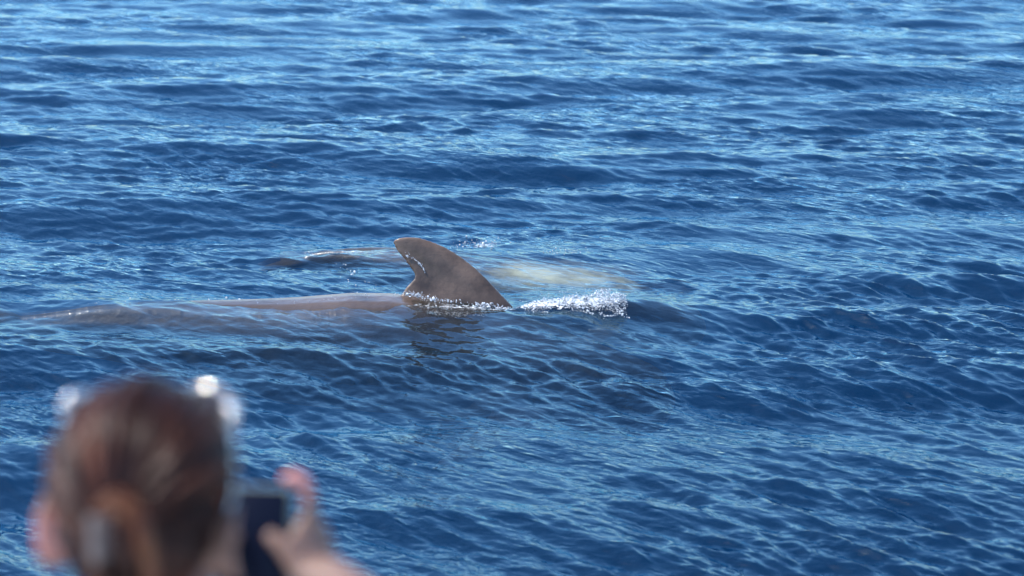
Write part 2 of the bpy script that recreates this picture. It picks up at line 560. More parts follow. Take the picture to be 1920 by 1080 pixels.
def whale_material(name, dark, pale, patch=None, lit_saddle=None):
    m, n, l = new_mat(name)
    o = n.new('ShaderNodeOutputMaterial')
    p = n.new('ShaderNodeBsdfPrincipled')
    l.new(p.outputs[0], o.inputs[0])
    tc = n.new('ShaderNodeTexCoord')
    nt = n.new('ShaderNodeTexNoise')
    nt.inputs['Scale'].default_value = 4.2
    nt.inputs['Detail'].default_value = 6
    nt.inputs['Roughness'].default_value = 0.6
    l.new(tc.outputs['Object'], nt.inputs['Vector'])
    rp = n.new('ShaderNodeValToRGB')
    rp.color_ramp.elements[0].position = 0.32
    rp.color_ramp.elements[0].color = (*dark, 1)
    rp.color_ramp.elements[1].position = 0.70
    rp.color_ramp.elements[1].color = (*pale, 1)
    l.new(nt.outputs[0], rp.inputs[0])
    last = rp.outputs[0]
    if lit_saddle:                                           # the scuffed brown-grey saddle widened to paint lit back and fin above shaded flanks
        pc, pr, c0, c1 = lit_saddle
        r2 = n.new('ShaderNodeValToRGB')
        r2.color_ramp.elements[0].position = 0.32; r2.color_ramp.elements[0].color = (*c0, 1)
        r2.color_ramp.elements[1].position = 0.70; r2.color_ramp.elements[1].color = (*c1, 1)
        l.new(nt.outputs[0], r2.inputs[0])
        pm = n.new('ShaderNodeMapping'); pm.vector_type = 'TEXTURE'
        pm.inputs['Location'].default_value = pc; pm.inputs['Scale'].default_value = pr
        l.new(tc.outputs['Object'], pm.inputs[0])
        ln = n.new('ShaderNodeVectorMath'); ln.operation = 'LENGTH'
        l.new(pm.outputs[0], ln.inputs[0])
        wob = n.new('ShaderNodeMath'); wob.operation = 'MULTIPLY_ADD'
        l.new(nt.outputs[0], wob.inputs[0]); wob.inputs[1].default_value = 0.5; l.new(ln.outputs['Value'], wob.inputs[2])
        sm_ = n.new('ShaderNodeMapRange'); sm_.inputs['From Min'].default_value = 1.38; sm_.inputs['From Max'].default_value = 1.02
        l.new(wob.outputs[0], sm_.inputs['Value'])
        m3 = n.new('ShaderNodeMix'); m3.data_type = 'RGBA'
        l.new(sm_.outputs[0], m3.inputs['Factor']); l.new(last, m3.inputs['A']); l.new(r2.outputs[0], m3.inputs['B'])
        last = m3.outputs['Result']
    # old scratches and scars
    mp = n.new('ShaderNodeMapping')
    mp.inputs['Scale'].default_value = (2.0, 6.0, 14.0)
    mp.inputs['Rotation'].default_value = (0, 0.5, 0.2)
    l.new(tc.outputs['Object'], mp.inputs[0])
    sc = n.new('ShaderNodeTexNoise')
    sc.inputs['Scale'].default_value = 6.0
    sc.inputs['Detail'].default_value = 2
    sc.inputs['Distortion'].default_value = 1.2
    l.new(mp.outputs[0], sc.inputs['Vector'])
    sr = n.new('ShaderNodeValToRGB')
    e = sr.color_ramp.elements
    e[0].position = 0.485; e[0].color = (0, 0, 0, 1)
    e[1].position = 0.515; e[1].color = (0, 0, 0, 1)
    k = e.new(0.5); k.color = (0.6, 0.6, 0.6, 1)
    l.new(sc.outputs[0], sr.inputs[0])
    mx = n.new('ShaderNodeMix'); mx.data_type = 'RGBA'
    l.new(sr.outputs[0], mx.inputs['Factor']); l.new(last, mx.inputs['A'])
    mx.inputs['B'].default_value = (*[min(1, c * 1.7) for c in pale], 1)
    last = mx.outputs['Result']
    if patch:
        pc, pr, pcol = patch                         # a pale saddle: centre, radii, colour
        pm = n.new('ShaderNodeMapping'); pm.vector_type = 'TEXTURE'
        pm.inputs['Location'].default_value = pc
        pm.inputs['Scale'].default_value = pr
        l.new(tc.outputs['Object'], pm.inputs[0])
        ln = n.new('ShaderNodeVectorMath'); ln.operation = 'LENGTH'
        l.new(pm.outputs[0], ln.inputs[0])
        nn = n.new('ShaderNodeMath'); nn.operation = 'MULTIPLY_ADD'
        pmn = n.new('ShaderNodeMapping'); pmn.inputs['Scale'].default_value = (1.0, 3.5, 5.0); pmn.inputs['Rotation'].default_value = (0, .12, .2)
        l.new(tc.outputs['Object'], pmn.inputs[0])
        ns = n.new('ShaderNodeTexNoise'); ns.inputs['Scale'].default_value = 3.2; ns.inputs['Detail'].default_value = 5; ns.inputs['Roughness'].default_value = .65
        l.new(pmn.outputs[0], ns.inputs['Vector'])
        l.new(ns.outputs[0], nn.inputs[0]); nn.inputs[1].default_value = 2.4
        l.new(ln.outputs['Value'], nn.inputs[2])
        mr = n.new('ShaderNodeMapRange')
        mr.inputs['From Min'].default_value = 2.25
        mr.inputs['From Max'].default_value = 1.25
        l.new(nn.outputs[0], mr.inputs['Value'])
        m2 = n.new('ShaderNodeMix'); m2.data_type = 'RGBA'
        l.new(mr.outputs[0], m2.inputs['Factor']); l.new(last, m2.inputs['A'])
        m2.inputs['B'].default_value = (*pcol, 1)
        last = m2.outputs['Result']
    l.new(last, p.inputs['Base Color'])
    p.inputs['Roughness'].default_value = 0.40
    p.inputs['Specular IOR Level'].default_value = 0.3
    p.inputs['Coat Weight'].default_value = 0.6
    p.inputs['Coat Roughness'].default_value = 0.15
    p.inputs['Coat IOR'].default_value = 1.33
    bn = n.new('ShaderNodeTexNoise'); bn.inputs['Scale'].default_value = 20.0; bn.inputs['Detail'].default_value = 3
    l.new(tc.outputs['Object'], bn.inputs['Vector'])
    b = n.new('ShaderNodeBump'); b.inputs['Distance'].default_value = 0.006; b.inputs['Strength'].default_value = 0.8
    l.new(bn.outputs[0], b.inputs['Height'])
    l.new(b.outputs[0], p.inputs['Normal']); l.new(b.outputs[0], p.inputs['Coat Normal'])
    return m

# ---- the surfacing whale
L1 = 4.35
NOSE1 = Vector((on_plane_y(1268, 600, W1Y).x, W1Y, 0))
BACK1 = [(0, -.30), (.08, -.26), (.15, -.15), (.20, -.06), (.25, 0.0), (.32, .05), (.40, .104), (.46, .108), (.55, .080), (.65, .070), (.75, .066), (.82, .046),
         (.88, .0), (.94, -.03), (1.0, .06)]
def back1(s):
    return float(np.interp(s, [b[0] for b in BACK1], [b[1] for b in BACK1]))

def fin1():
    lead_px = [(1000, 612), (970, 583), (953, 567), (933, 547), (910, 524), (887, 504), (862, 486), (834, 470), (806, 459), (784, 453), (763, 451), (746, 454)]
    trail_px = [(735, 600), (752, 556), (762, 541), (777, 526), (778, 519), (770, 508), (761, 497), (752, 486), (744, 478), (739, 471), (735, 465), (736, 458)]
    thick = [.085, .062, .052, .044, .039, .034, .030, .026, .021, .017, .013, .008]
    lean = 0.30                                     # the fin leans a little away from the boat
    st = []
    for a, b, t in zip(lead_px, trail_px, thick):
        A, B = on_plane_y(*a, W1Y) - NOSE1, on_plane_y(*b, W1Y) - NOSE1
        A.y += lean * max(0, A.z); B.y += lean * max(0, B.z)
        st.append((A, B, t, (0, 1, -lean)))
    return st

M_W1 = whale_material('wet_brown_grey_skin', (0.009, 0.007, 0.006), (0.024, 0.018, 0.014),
                      lit_saddle=((-1.9, 0, .37), (2.6, .75, .345), (0.042, 0.027, 0.019), (0.168, 0.114, 0.083)))  # paler lit top and darkened submerged flanks painted in by height
w1me = voxel(whale_mesh(L1, back1, fin1()), 0.0105, 5)
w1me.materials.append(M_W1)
w1 = link('pilot_whale', w1me)
w1.location = NOSE1
tag(w1, 'brown grey whale with its curved dorsal fin raised clear of the water', 'whale')

# ---- the second whale, under the surface beyond the fin
L2 = 2.95
BACK2 = [(0, -.36), (.1, -.25), (.2, -.14), (.3, -.095), (.4, -.065), (.5, -.03), (.6, -.008), (.7, .004), (.8, .002), (.9, -.03), (1.0, -.10)]
def back2(s):
    return float(np.interp(s, [b[0] for b in BACK2], [b[1] for b in BACK2]))
def fin2():
    st = []
    for t in np.linspace(0, 1, 9):
        xl = -L2 * (.30 + .13 * t ** 1.1)
        xt = -L2 * (.47 - .035 * math.sin(t * 3.0) - .005 * t)
        z = back2(.38) - 0.06 + 0.15 * t
        lean = 0.9
        st.append(((xl, lean * .2 * t, z - .09 * t), (min(xt, xl - .03), lean * .2 * t, z - .09 * t), .045 * (1 - t) + .008, (0, 1, -.6)))
    return st
M_W2 = whale_material('wet_pale_grey_skin', (0.016, 0.013, 0.011), (0.045, 0.036, 0.030),
                      patch=((-L2 * .32, -0.14, -.16), (0.75, .30, .13), (0.64, 0.68, 0.52)))
w2me = voxel(whale_mesh(L2, back2, fin2()), 0.013, 5)
w2me.materials.append(M_W2)
w2 = link('pilot_whale', w2me)
yaw2 = -math.radians(11)
tail2 = on_water(530, 458)
w2.rotation_euler = (0, 0, yaw2)
w2.location = (tail2.x + L2 * math.cos(yaw2), tail2.y + L2 * math.sin(yaw2), 0)
tag(w2, 'pale grey whale just under the surface beyond the raised fin', 'whale')


# ================================================================== FOAM AND SPRAY
def foam_material():
    m, n, l = new_mat('white_water')
    o = n.new('ShaderNodeOutputMaterial')
    d = n.new('ShaderNodeBsdfPrincipled')
    d.inputs['Base Color'].default_value = (0.66, 0.71, 0.76, 1)
    d.inputs['Roughness'].default_value = .2
    d.inputs['Coat Weight'].default_value = .6
    g = n.new('ShaderNodeBsdfGlossy'); g.inputs['Roughness'].default_value = .06
    t = n.new('ShaderNodeBsdfTransparent')
    f = n.new('ShaderNodeFresnel'); f.inputs['IOR'].default_value = 1.33
    a = n.new('ShaderNodeMixShader')
    l.new(f.outputs[0], a.inputs[0]); l.new(t.outputs[0], a.inputs[1]); l.new(g.outputs[0], a.inputs[2])
    geo = n.new('ShaderNodeNewGeometry')
    nt = n.new('ShaderNodeTexNoise'); nt.inputs['Scale'].default_value = 45; nt.inputs['Detail'].default_value = 2
    l.new(geo.outputs['Position'], nt.inputs['Vector'])
    mr = n.new('ShaderNodeMapRange')
    mr.inputs['From Min'].default_value = .36; mr.inputs['From Max'].default_value = .52
    mr.inputs['To Min'].default_value = .12; mr.inputs['To Max'].default_value = .95
    l.new(nt.outputs[0], mr.inputs['Value'])
    mx = n.new('ShaderNodeMixShader')
    l.new(mr.outputs[0], mx.inputs[0]); l.new(a.outputs[0], mx.inputs[1]); l.new(d.outputs[0], mx.inputs[2])
    l.new(mx.outputs[0], o.inputs[0])
    return m
M_FOAM = foam_material()

ICO = None
def ico():
    global ICO
    if ICO is None:
        bm = bmesh.new(); bmesh.ops.create_icosphere(bm, subdivisions=1, radius=1)
        bm.verts.index_update()
        v = np.array([p.co[:] for p in bm.verts], np.float32)
        f = np.array([[q.index for q in p.verts] for p in bm.faces], np.int32)
        bm.free(); ICO = (v, f)
    return ICO

def sea_z(x, y):
    x, y = np.asarray(x, float), np.asarray(y, float)
    return sea_block(x, y, np.full_like(x, 0.03))[2]

def drops(name, pts, sizes, label, seed=1):
    r = np.random.default_rng(seed)
    v0, f0 = ico()
    n = len(pts)
    sc = sizes[:, None, None] * np.exp(r.normal(0, .5, (n, 1, 3)))
    ang = r.uniform(0, 6.28, n)
    V = v0[None] * sc * r.uniform(0.8, 1.2, (n, len(v0), 1))
    c, s_ = np.cos(ang)[:, None], np.sin(ang)[:, None]
    X = V[..., 0] * c - V[..., 1] * s_
    Y = V[..., 0] * s_ + V[..., 1] * c
    V = np.stack([X, Y, V[..., 2]], -1) + np.asarray(pts)[:, None, :]
    F = f0[None] + (np.arange(n) * len(v0))[:, None, None]
    me = mesh_np(name, V.reshape(-1, 3), F.reshape(-1, 3), M_FOAM)
    return tag(link(name, me), label, 'splash', kind='stuff')

def splash_bow():
    r = np.random.default_rng(41)
    P, Sz = [], []
    # threads of white water along a ridge that curls over at its far right end
    for k in range(120):
        u0 = r.uniform(0, 1)
        length = r.uniform(.03, .16)
        h0, y0, ph = r.uniform(0, 1), r.normal(0, 1), r.uniform(0, 6.28)
        for q in range(int(length * 420)):
            u = u0 + (q / 420.0) / .62
            if u > 1.04:
                break
            x = 0.04 + .63 * u
            crest = .010 + .018 * u + .040 * math.exp(-((u - .86) / .14) ** 2)
            z = crest * h0 * (0.75 + .35 * math.sin(ph + u * 22))
            y = W1Y - .15 - .10 * u + y0 * .055 + .03 * math.sin(ph + u * 15)
            P.append((x + r.normal(0, .004), y + r.normal(0, .008), z + r.normal(0, .004)))
            Sz.append(min(.006, .0008 + float(r.exponential(.0011))))
    for k in range(260):                                   # thrown drops
        u = abs(r.normal(.68, .28))
        if u > 1.02 + .1 * r.uniform():
            continue
        P.append((.04 + .63 * u, W1Y - .15 - .1 * u + r.normal(0, .09), abs(r.normal(.02, .025)) + .006))
        Sz.append(r.uniform(.0012, .0036))
    P = np.array(P)
    base = sea_z(P[:, 0], P[:, 1])
    P[:, 2] += base - 0.004
    drops('splash', P, np.array(Sz), 'curling white splash thrown up ahead of the raised fin', 42)

def splash_line(px_pts, n, spread, size, up, label, seed, Y=None):
    r = np.random.default_rng(seed)
    base = [on_water(*p) if Y is None else on_plane_y(*p, Y) for p in px_pts]
    P, Sz = [], []
    clump = r.uniform(0, len(base) - 1, 14)
    for k in range(n):
        t = r.uniform(0, len(base) - 1) if r.uniform() < .25 else float(np.clip(r.choice(clump) + r.normal(0, .06), 0, len(base) - 1.001))
        i = min(int(t), len(base) - 2)
        p = base[i].lerp(base[i + 1], t - i)
        P.append((p.x + r.normal(0, spread), p.y + r.normal(0, spread * 1.6), p.z * (Y is not None) + abs(r.normal(0, up))))
        Sz.append(size * min(2.4, .35 + float(r.exponential(.55))))
    P = np.array(P)
    if Y is None:
        P[:, 2] += sea_z(P[:, 0], P[:, 1])
    drops('splash', P, np.array(Sz), label, seed + 1)

splash_bow()
splash_line([(735, 556), (770, 551), (800, 562), (840, 566), (880, 572), (920, 575), (955, 580)], 560, .020, .0026, .007, 'broken white water washing up against the base of the raised fin', 51, Y=W1Y - .09)
splash_line([(780, 584), (820, 588), (860, 591), (905, 590)], 300, .024, .0025, .006, 'thin line of bright foam on the wet flank below the raised fin', 61, Y=W1Y - .20)
splash_line([(865, 458), (890, 453), (915, 456), (935, 460)], 120, .07, .0026, .014, 'small white splash over the submerged pale whale', 71)
splash_line([(1035, 480), (1065, 476), (1100, 476)], 60, .05, .0023, .008, 'short dotted streak of foam past the submerged pale whale', 81)
splash_line([(625, 515), (650, 520), (680, 535), (690, 540)], 46, .05, .0030, .05, 'scattered spray drops in the air behind the raised fin', 91)
splash_line([(170, 567), (300, 562), (420, 563), (520, 564), (620, 561), (700, 553)], 110, .03, .0019, .004, 'tiny beads of water added as sun glints along the low back behind the raised fin', 101, Y=W1Y - .05)  # drops put in for sun sparkle on the wet back

# water beads added to stand for the sun glint on the upper fin
def fin_face(px, py):
    for _ in range(3):
        Y = W1Y if _ == 0 else W1Y + .30 * p.z - .022 - .05 * max(0, .30 - p.z)
        p = on_plane_y(px, py, Y)
    return p
r_ = np.random.default_rng(17)
TP, TS = [], []
for a, b, n_ in (((762, 480), (774, 484), 26), ((776, 485), (790, 497), 40), ((790, 497), (797, 511), 26), ((760, 470), (768, 476), 5)):
    for t in np.linspace(0, 1, n_):
        q = fin_face(a[0] + (b[0] - a[0]) * t + r_.normal(0, .8), a[1] + (b[1] - a[1]) * t + r_.normal(0, .8))
        TP.append(q[:]); TS.append(r_.uniform(.0010, .0030))
drops('glint_beads', np.array(TP), np.array(TS), 'bright water beads added as a sun glint on the upper part of the raised fin', 18)


# ================================================================== PERSON
HEAD = at_dist(273, 968, 2.95)
YAW = -math.radians(13)
RM = Matrix.Rotation(YAW, 3, 'Z')
def PP(x, y=0.0, z=0.0):
    return HEAD + RM @ Vector((x, y, z))
FLOOR = HEAD.z - 1.53

def tube(bm, pts, radii, k=10, flat=1.0, flat_dir=None):
    """a round (or flattened) tapering tube with domed ends"""
    pts = [Vector(p) for p in pts]
    P, R_ = [], []
    d0, d1 = (pts[0] - pts[1]).normalized(), (pts[-1] - pts[-2]).normalized()
    P += [pts[0] + d0 * radii[0] * .8, pts[0] + d0 * radii[0] * .5]; R_ += [radii[0] * .35, radii[0] * .8]
    P += pts; R_ += list(radii)
    P += [pts[-1] + d1 * radii[-1] * .5, pts[-1] + d1 * radii[-1] * .8]; R_ += [radii[-1] * .8, radii[-1] * .35]
    rings, up = [], None
    for i, p in enumerate(P):
        t = (P[min(i + 1, len(P) - 1)] - P[max(i - 1, 0)]).normalized()
        if flat_dir is not None:
            a = Vector(flat_dir)
        else:
            a = up if up is not None else (Vector((0, 0, 1)) if abs(t.z) < .9 else Vector((1, 0, 0)))
        a = (a - t * a.dot(t)).normalized()
        up = a
        b = t.cross(a)
        rings.append([p + a * R_[i] * flat * math.cos(2 * math.pi * j / k) + b * R_[i] * math.sin(2 * math.pi * j / k) for j in range(k)])
    add_loft(bm, rings)

def subdiv_path(pts, vals, n=3):
    """Catmull-Rom resampling of a joint chain"""
    P = [Vector(p) for p in pts]
    out, vo = [], []
    for i in range(len(P) - 1):
        p0, p1, p2, p3 = P[max(i - 1, 0)], P[i], P[i + 1], P[min(i + 2, len(P) - 1)]
        for q in range(n):
            t = q / n
            out.append(0.5 * ((2 * p1) + (p2 - p0) * t + (2 * p0 - 5 * p1 + 4 * p2 - p3) * t * t + (3 * p1 - p0 - 3 * p2 + p3) * t ** 3))
            vo.append(vals[i] * (1 - t) + vals[i + 1] * t)
    return out + [P[-1]], vo + [vals[-1]]

def limb(bm, pts, radii, n=4, **kw):
    p, r = subdiv_path(pts, radii, n)
    tube(bm, p, r, **kw)

def oval_loft(bm, stations, k=28):
    add_loft(bm, [[PP(cx + rx * math.cos(2 * math.pi * j / k), cyy + ry * math.sin(2 * math.pi * j / k), z) for j in range(k)] for cx, cyy, z, rx, ry in stations])

def skull(d):
    """distance of the skin from the head's centre along unit direction d (local: x right, y forward, z up)"""
    x, y, z = d
    rx, ry, rz = .075, .097, .117
    if z < 0:
        rx *= 1 + .20 * z
        ry *= 1 + (.10 * z if y > 0 else .30 * z)
    return 1.0 / math.sqrt((x / rx) ** 2 + (y / ry) ** 2 + (z / rz) ** 2)

# the camera phone comes first: the hands close round it
PC = at_dist(480, 1036, 3.24)
pw = (Vector((0.0, -1.0, 0.30))).normalized()
pw = Matrix.Rotation(math.radians(-9), 3, 'Z') @ pw
pv = Vector((0.03, 0.25, 1.0)); pv = (pv - pw * pv.dot(pw)).normalized()
pu = pv.cross(pw)
PW, PH, PT = .080, .150, .014
def PHN(u, v, w):
    return PC + pu * u + pv * v + pw * w

def hand(bm, sd):
    wrist = PHN(sd * .104, -.036, .026) if sd > 0 else PHN(sd * .085, -.085, .015)
    palm = [wrist, PHN(sd * .086, -.024, .010), PHN(sd * .066, -.010, -.008), PHN(sd * .060, .022, -.012)]
    limb(bm, palm, [.029, .036, .038, .030], flat=.42, flat_dir=(pu * sd * .75 + pw * .66))
    limb(bm, [PHN(sd * .060, .030, -.010), PHN(sd * .058, .062, -.006), PHN(sd * .050, .084, .001), PHN(sd * .032, .0855, .003)], [.0105, .0098, .0092, .0084])
    for v, tip, r in ((.014, .020, .0100), (-.008, .014, .0096), (-.030, .022, .0088)):
        limb(bm, [PHN(sd * .060, v, -.014), PHN(sd * .048, v + .004, -.026), PHN(sd * .026, v + .005, -.024), PHN(sd * (tip - .012), v + .003, -.019)], [r, r, r * .94, r * .86])
    limb(bm, [PHN(sd * .078, -.048, .014), PHN(sd * .058, -.022, .020), PHN(sd * .038, .004, .0185), PHN(sd * .020, .020, .0165)], [.0150, .0125, .0108, .0094])
    return wrist

def build_person():
    bm = bmesh.new()
    # head
    rings = []
    for i in range(1, 22):
        ph = math.pi * i / 22
        ring = []
        for j in range(32):
            a = 2 * math.pi * j / 32
            d = Vector((math.sin(ph) * math.cos(a), math.sin(ph) * math.sin(a), math.cos(ph)))
            ring.append(PP(*(d * skull(d))))
        rings.append(ring)
    add_loft(bm, rings)
    limb(bm, [PP(0, .090, .012), PP(0, .108, -.022), PP(0, .100, -.030)], [.009, .012, .010])           # nose
    limb(bm, [PP(-.020, .088, -.058), PP(0, .097, -.056), PP(.020, .088, -.058)], [.005, .0075, .005])   # lips
    limb(bm, [PP(-.03, .070, -.098), PP(0, .082, -.100), PP(.03, .070, -.098)], [.016, .020, .016])      # chin
    limb(bm, [PP(-.048, .076, .026), PP(0, .092, .030), PP(.048, .076, .026)], [.008, .008, .008])       # brow
    for sd in (-1, 1):                                                                                    # ears
        pts = [PP(sd * (.090 + .015 * (math.cos(a) > -.2)), -.012 - .022 * math.cos(a), -.020 + .038 * math.sin(a)) for a in np.linspace(-1.9, 3.6, 12)]
        tube(bm, pts, [.0055] * 12)
        add_loft(bm, [[PP(sd * (x + .008 * (math.cos(a) > 0) * (x > .08)), -.012 - .018 * math.cos(a), -.020 + .034 * math.sin(a)) for a in np.linspace(0, 2 * math.pi, 13)[:-1]] for x in (.070, .090)])
        limb(bm, [PP(sd * .080, .004, -.036), PP(sd * .082, .004, -.046)], [.007, .0065])
    limb(bm, [PP(0, -.020, -.06), PP(0, -.030, -.13), PP(0, -.045, -.22)], [.056, .053, .062])            # neck
    # trunk
    oval_loft(bm, [(0, -.045, -.185, .055, .050), (0, -.048, -.215, .105, .062), (0, -.05, -.25, .155, .078), (0, -.05, -.31, .178, .098), (0, -.045, -.42, .160, .110),
                   (0, -.045, -.58, .130, .092), (0, -.05, -.70, .150, .105), (0, -.055, -.80, .168, .118), (0, -.05, -.88, .150, .105)])
    # legs and feet
    for sd in (-1, 1):
        limb(bm, [PP(sd * .085, -.05, -.80), PP(sd * .09, -.04, -1.08), PP(sd * .09, -.055, -1.25), PP(sd * .09, -.06, -1.47)], [.085, .056, .053, .036])
        limb(bm, [PP(sd * .09, -.085, -1.492), PP(sd * .095, .02, -1.500), PP(sd * .10, .10, -1.508)], [.032, .030, .022])
    # arms
    wr = hand(bm, 1)
    el = at_dist(865, 1330, 3.02)
    limb(bm, [PP(.150, -.05, -.275), PP(.178, -.045, -.31), el, el.lerp(wr, .35), wr, PHN(.085, -.035, .012)], [.055, .052, .043, .046, .031, .030])
    wl_ = hand(bm, -1)
    ell = PP(-.20, .20, -.36)
    limb(bm, [PP(-.150, -.05, -.275), PP(-.178, -.045, -.31), ell, ell.lerp(wl_, .35), wl_, PHN(-.075, -.055, .008)], [.055, .052, .040, .042, .027, .028])
    return voxel(bm, .0056, 4)

M_SKIN = principled('skin_lit_spots', (0.19, 0.110, 0.082), rough=.5, var=.10, scale=25, sss=.25, bump=.0006, bump_scale=300)
def paint_lit_spots(m, points, radius, colour):
    """paints sunlight glowing through the ear and on the fingertip"""
    n, l = m.node_tree.nodes, m.node_tree.links
    p = next(q for q in n if q.type == 'BSDF_PRINCIPLED')
    src = p.inputs['Base Color'].links[0].from_socket
    geo = n.new('ShaderNodeTexCoord')
    for c in points:
        d = n.new('ShaderNodeVectorMath'); d.operation = 'DISTANCE'
        l.new(geo.outputs['Object'], d.inputs[0]); d.inputs[1].default_value = c
        mr = n.new('ShaderNodeMapRange'); mr.interpolation_type = 'SMOOTHSTEP'
        mr.inputs['From Min'].default_value = radius; mr.inputs['From Max'].default_value = radius * .6
        l.new(d.outputs['Value'], mr.inputs['Value'])
        mx = n.new('ShaderNodeMix'); mx.data_type = 'RGBA'
        l.new(mr.outputs[0], mx.inputs['Factor']); l.new(src, mx.inputs['A'])
        mx.inputs['B'].default_value = (*colour, 1)
        src = mx.outputs['Result']
    l.new(src, p.inputs['Base Color'])
paint_lit_spots(M_SKIN, [PP(-.100, -.012, -.02), PHN(.038, .086, .003)], .038, (.54, .24, .20))  # translucent ear and sunlit fingertip painted into the skin colour
pme = build_person(); pme.materials.append(M_SKIN)
person = link('person', pme)
tag(person, 'person with pinned up brown hair raising a phone towards the whales', 'person')

def child(name, bm, mat, parent, smooth=True, label=None):
    bmesh.ops.recalc_face_normals(bm, faces=bm.faces[:])
    me = bpy.data.meshes.new(name); bm.to_mesh(me); bm.free()
    for p in me.polygons:
        p.use_smooth = smooth
    me.materials.append(mat)
    o = link(name, me, parent)
    if label:
        o['label'] = label
    return o

# ---- hair: a cap hugging the skull and hundreds of locks combed back to a twist
def hair_material():
    m, n, l = new_mat('brown_hair')
    o = n.new('ShaderNodeOutputMaterial')
    p = n.new('ShaderNodeBsdfPrincipled')
    l.new(p.outputs[0], o.inputs[0])
    at = n.new('ShaderNodeAttribute'); at.attribute_name = 'tone'
    rp = n.new('ShaderNodeValToRGB')
    e = rp.color_ramp.elements
    e[0].position = 0; e[0].color = (0.007, 0.003, 0.002, 1)
    e[1].position = 1; e[1].color = (0.26, 0.13, 0.06, 1)
    k = e.new(.45); k.color = (0.040, 0.010, 0.0045, 1)
    k = e.new(.8); k.color = (0.12, 0.036, 0.014, 1)
    l.new(at.outputs['Fac'], rp.inputs[0])
    l.new(rp.outputs[0], p.inputs['Base Color'])
    p.inputs['Roughness'].default_value = .38
    p.inputs['Specular IOR Level'].default_value = .28
    return m
M_HAIR = hair_material()
BUN = Vector((.010, -.120, .010))

def puff(d):
    """extra body of the hair over the crown and its sides"""
    return .012 * max(0, d.z) + .022 * max(0, abs(d.x) * d.z) + .006 * max(0, -d.y)

def hairline(a):
    """how far down from the crown the hair grows, in degrees, at azimuth a (0 = right, 90 = face, 270 = nape)"""
    s = math.sin(a)
    if s > 0:
        return 86 - 40 * s ** .7
    return 86 + 44 * min(1, -s * 2.2) ** 1.5

def lerp_dir(a, b, t):
    return (a * (1 - t) + b * t).normalized()

